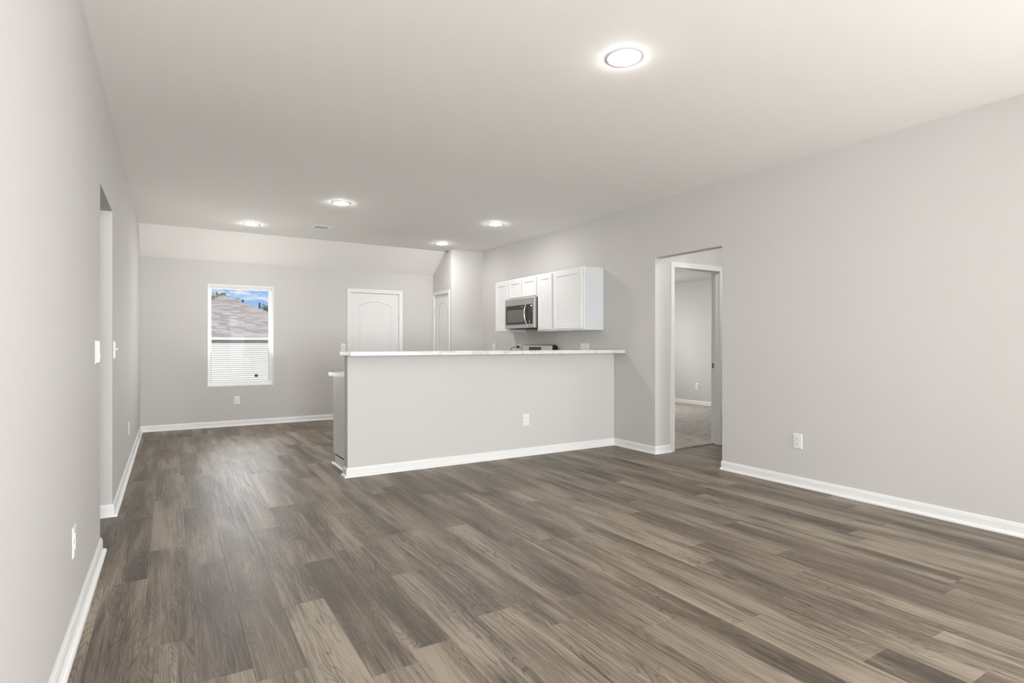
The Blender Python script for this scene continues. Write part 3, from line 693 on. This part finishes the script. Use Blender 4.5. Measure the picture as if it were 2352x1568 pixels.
while z < EZ-.05: pr += [(-.030, z), (-.002, z+hz*.90)]; z += hz
pr += [(.05, z), (.05, -1.149)]
prism(bm, [(30.38+a, b) for a, b in pr[1:]], 'x', path_x0, path_x1)
box(bm, path_x0, path_x1, 30.41, 48, -1.149, EZ-.03)
hpart('siding_wall', bm, M_siding)
bm = bmesh.new(); apex = bm.verts.new((AX, AY, AZ)); far = bm.verts.new((AX, 45, AZ))
c0, c1, c2, c3 = [bm.verts.new(p) for p in ((EX0, EY0, EZ), (EX1, EY0, EZ), (EX1, 50, EZ), (EX0, 50, EZ))]
for f_ in ((c0, c1, apex), (c1, c2, far, apex), (c2, c3, far), (c3, c0, apex, far), (c0, c3, c2, c1)): bm.faces.new(f_)
hpart('roof', bm, M_shingle)
bm = bmesh.new()
for a, b_ in (((EX0, EY0, EZ), (AX, AY, AZ)), ((EX1, EY0, EZ), (AX, AY, AZ)), ((AX, AY, AZ), (AX, 45, AZ))):
    tube(bm, [a, b_], .055, 6)
hpart('ridge_cap', bm, M_shingle)
bm = bmesh.new(); box(bm, EX0, EX1, EY0-.03, EY0, EZ-.115, EZ+.005); box(bm, EX0-.03, EX0, EY0-.03, 50, EZ-.115, EZ+.005); box(bm, EX1, EX1+.03, EY0-.03, 50, EZ-.115, EZ+.005); hpart('fascia', bm, M_fascia)
bm = bmesh.new(); box(bm, EX0, EX1, EY0, 30.40, EZ-.10, EZ-.085); hpart('soffit', bm, M_soffit)
bm = bmesh.new(); box(bm, 3.60, 3.74, 30.32, 30.40, -.40, -.29, bev=.01); hpart('wall_vent', bm, M_dark)['label'] = 'small dark vent in the siding'

rnd = random.Random(4)
TG = 'trees beyond the neighbouring roof'
def tree(x, y, top, width, kind, name, label):
    t = empty(name, (x, y, -1.143), 0, label, 'tree', TG); r = rnd
    bm = bmesh.new(); n = 8; H_ = top+1.15
    pts = [(math.sin(i*.9)*.06*i/n, math.cos(i*1.3)*.06*i/n, H_*.94*i/n) for i in range(n+1)]
    tube(bm, pts, [.16*(1-.88*i/n)+.01 for i in range(n+1)], 8)
    for k in range(9):
        z = H_*(.35+.06*k); a = r.uniform(0, 6.28); l = width*.42*(1.15-z/H_); tube(bm, [(0, 0, z), (math.cos(a)*l, math.sin(a)*l, z+l*.35)], [.035, .008], 5)
    obj('trunk', bm, M_bark, t)
    bm = bmesh.new(); cnt = {'conifer': 520, 'bush': 900, 'sparse': 150}[kind]
    for k in range(cnt):
        u = r.random(); z = H_*(.30+.70*u) if kind != 'bush' else H_*(.25+.75*u)
        rad = width/2*((1-u)*.95+.05 if kind == 'conifer' else (math.sin(math.pi*min(1, .12+.86*u)) if kind == 'bush' else (.9 if u < .8 else .5)))
        if kind == 'conifer': rad *= .65+.35*math.sin(u*40)
        a = r.uniform(0, 6.28); q = rad*math.sqrt(r.random()); s = r.uniform(.10, .24)*(1.25 if kind == 'bush' else 1)
        c = Vector((math.cos(a)*q, math.sin(a)*q, z)); m = Matrix.Translation(c) @ Matrix.Rotation(r.uniform(0, 6.28), 4, Vector((r.uniform(-1, 1), r.uniform(-1, 1), r.uniform(-1, 1))).normalized())
        vv = [bm.verts.new(m @ Vector(p)) for p in ((s, 0, 0), (0, s*.45, .03), (-s, 0, 0), (0, -s*.45, -.03), (0, 0, s*.3))]
        for f_ in ((0, 1, 4), (1, 2, 4), (2, 3, 4), (3, 0, 4)): bm.faces.new([vv[j] for j in f_])
        bm.faces.new(vv[3::-1])
    obj('foliage', bm, {'conifer': M_leafA, 'bush': M_leafB, 'sparse': M_leafA}[kind] if 'orange' not in label else M_leafC, t)
th = R(31.3651); S_, C_ = math.sin(th), math.cos(th)
def far(px, py, Y):                       # where a sight line through the window meets distance Y
    u = (px-1176)/1290.87; k = Y/(-u*S_+C_); return (u*C_+S_)*k, 1.19+(790.456-py)/1290.87*k
_i = 0
for px, py, Y, wd, kind, lab in [
        (486.5, 672, 80, 1.5, 'sparse', 'thin dark tree at the left edge of the window view'),
        (491, 681, 70, 2.6, 'bush', 'olive bushy tree low behind the left roof slope'),
        (497.3, 671, 82, 1.7, 'conifer', 'tallest dark conifer left of the roof peak'),
        (501, 677, 72, 2.4, 'bush', 'rounded green tree just left of the roof peak'),
        (507.5, 673, 84, 1.1, 'conifer', 'slim conifer immediately left of the roof peak'),
        (511.5, 673, 86, 1.1, 'conifer', 'slim conifer right behind the roof peak'),
        (516, 675, 84, 1.4, 'conifer', 'dark conifer just right of the roof peak'),
        (522, 679, 84, 1.3, 'sparse', 'low sparse tree peeking over the upper right roof slope'),
        (543.5, 684, 80, 1.3, 'sparse', 'small orange-leaved tree over the middle of the right roof slope'),
        (557.5, 690, 80, .8, 'conifer', 'tiny conifer tip over the right roof slope'),
        (596, 695.5, 80, 1.7, 'conifer', 'dark conifer standing clear above the lower right roof slope'),
        (602.5, 703, 82, 1.4, 'sparse', 'thin tree between two conifers at the right'),
        (609, 699, 80, 1.3, 'sparse', 'tall thin leaning tree near the right window edge'),
        (613.5, 704, 84, 1.8, 'conifer', 'bluish conifer at the right window edge')]:
    Y = 64+((_i*5) % 14)*3.4; wd *= Y/80; _i += 1
    X_, Z_ = far(px, py, Y)
    tree(X_, Y, Z_, wd, kind, {'conifer': 'conifer_tree', 'bush': 'leafy_tree', 'sparse': 'thin_tree'}[kind], lab)
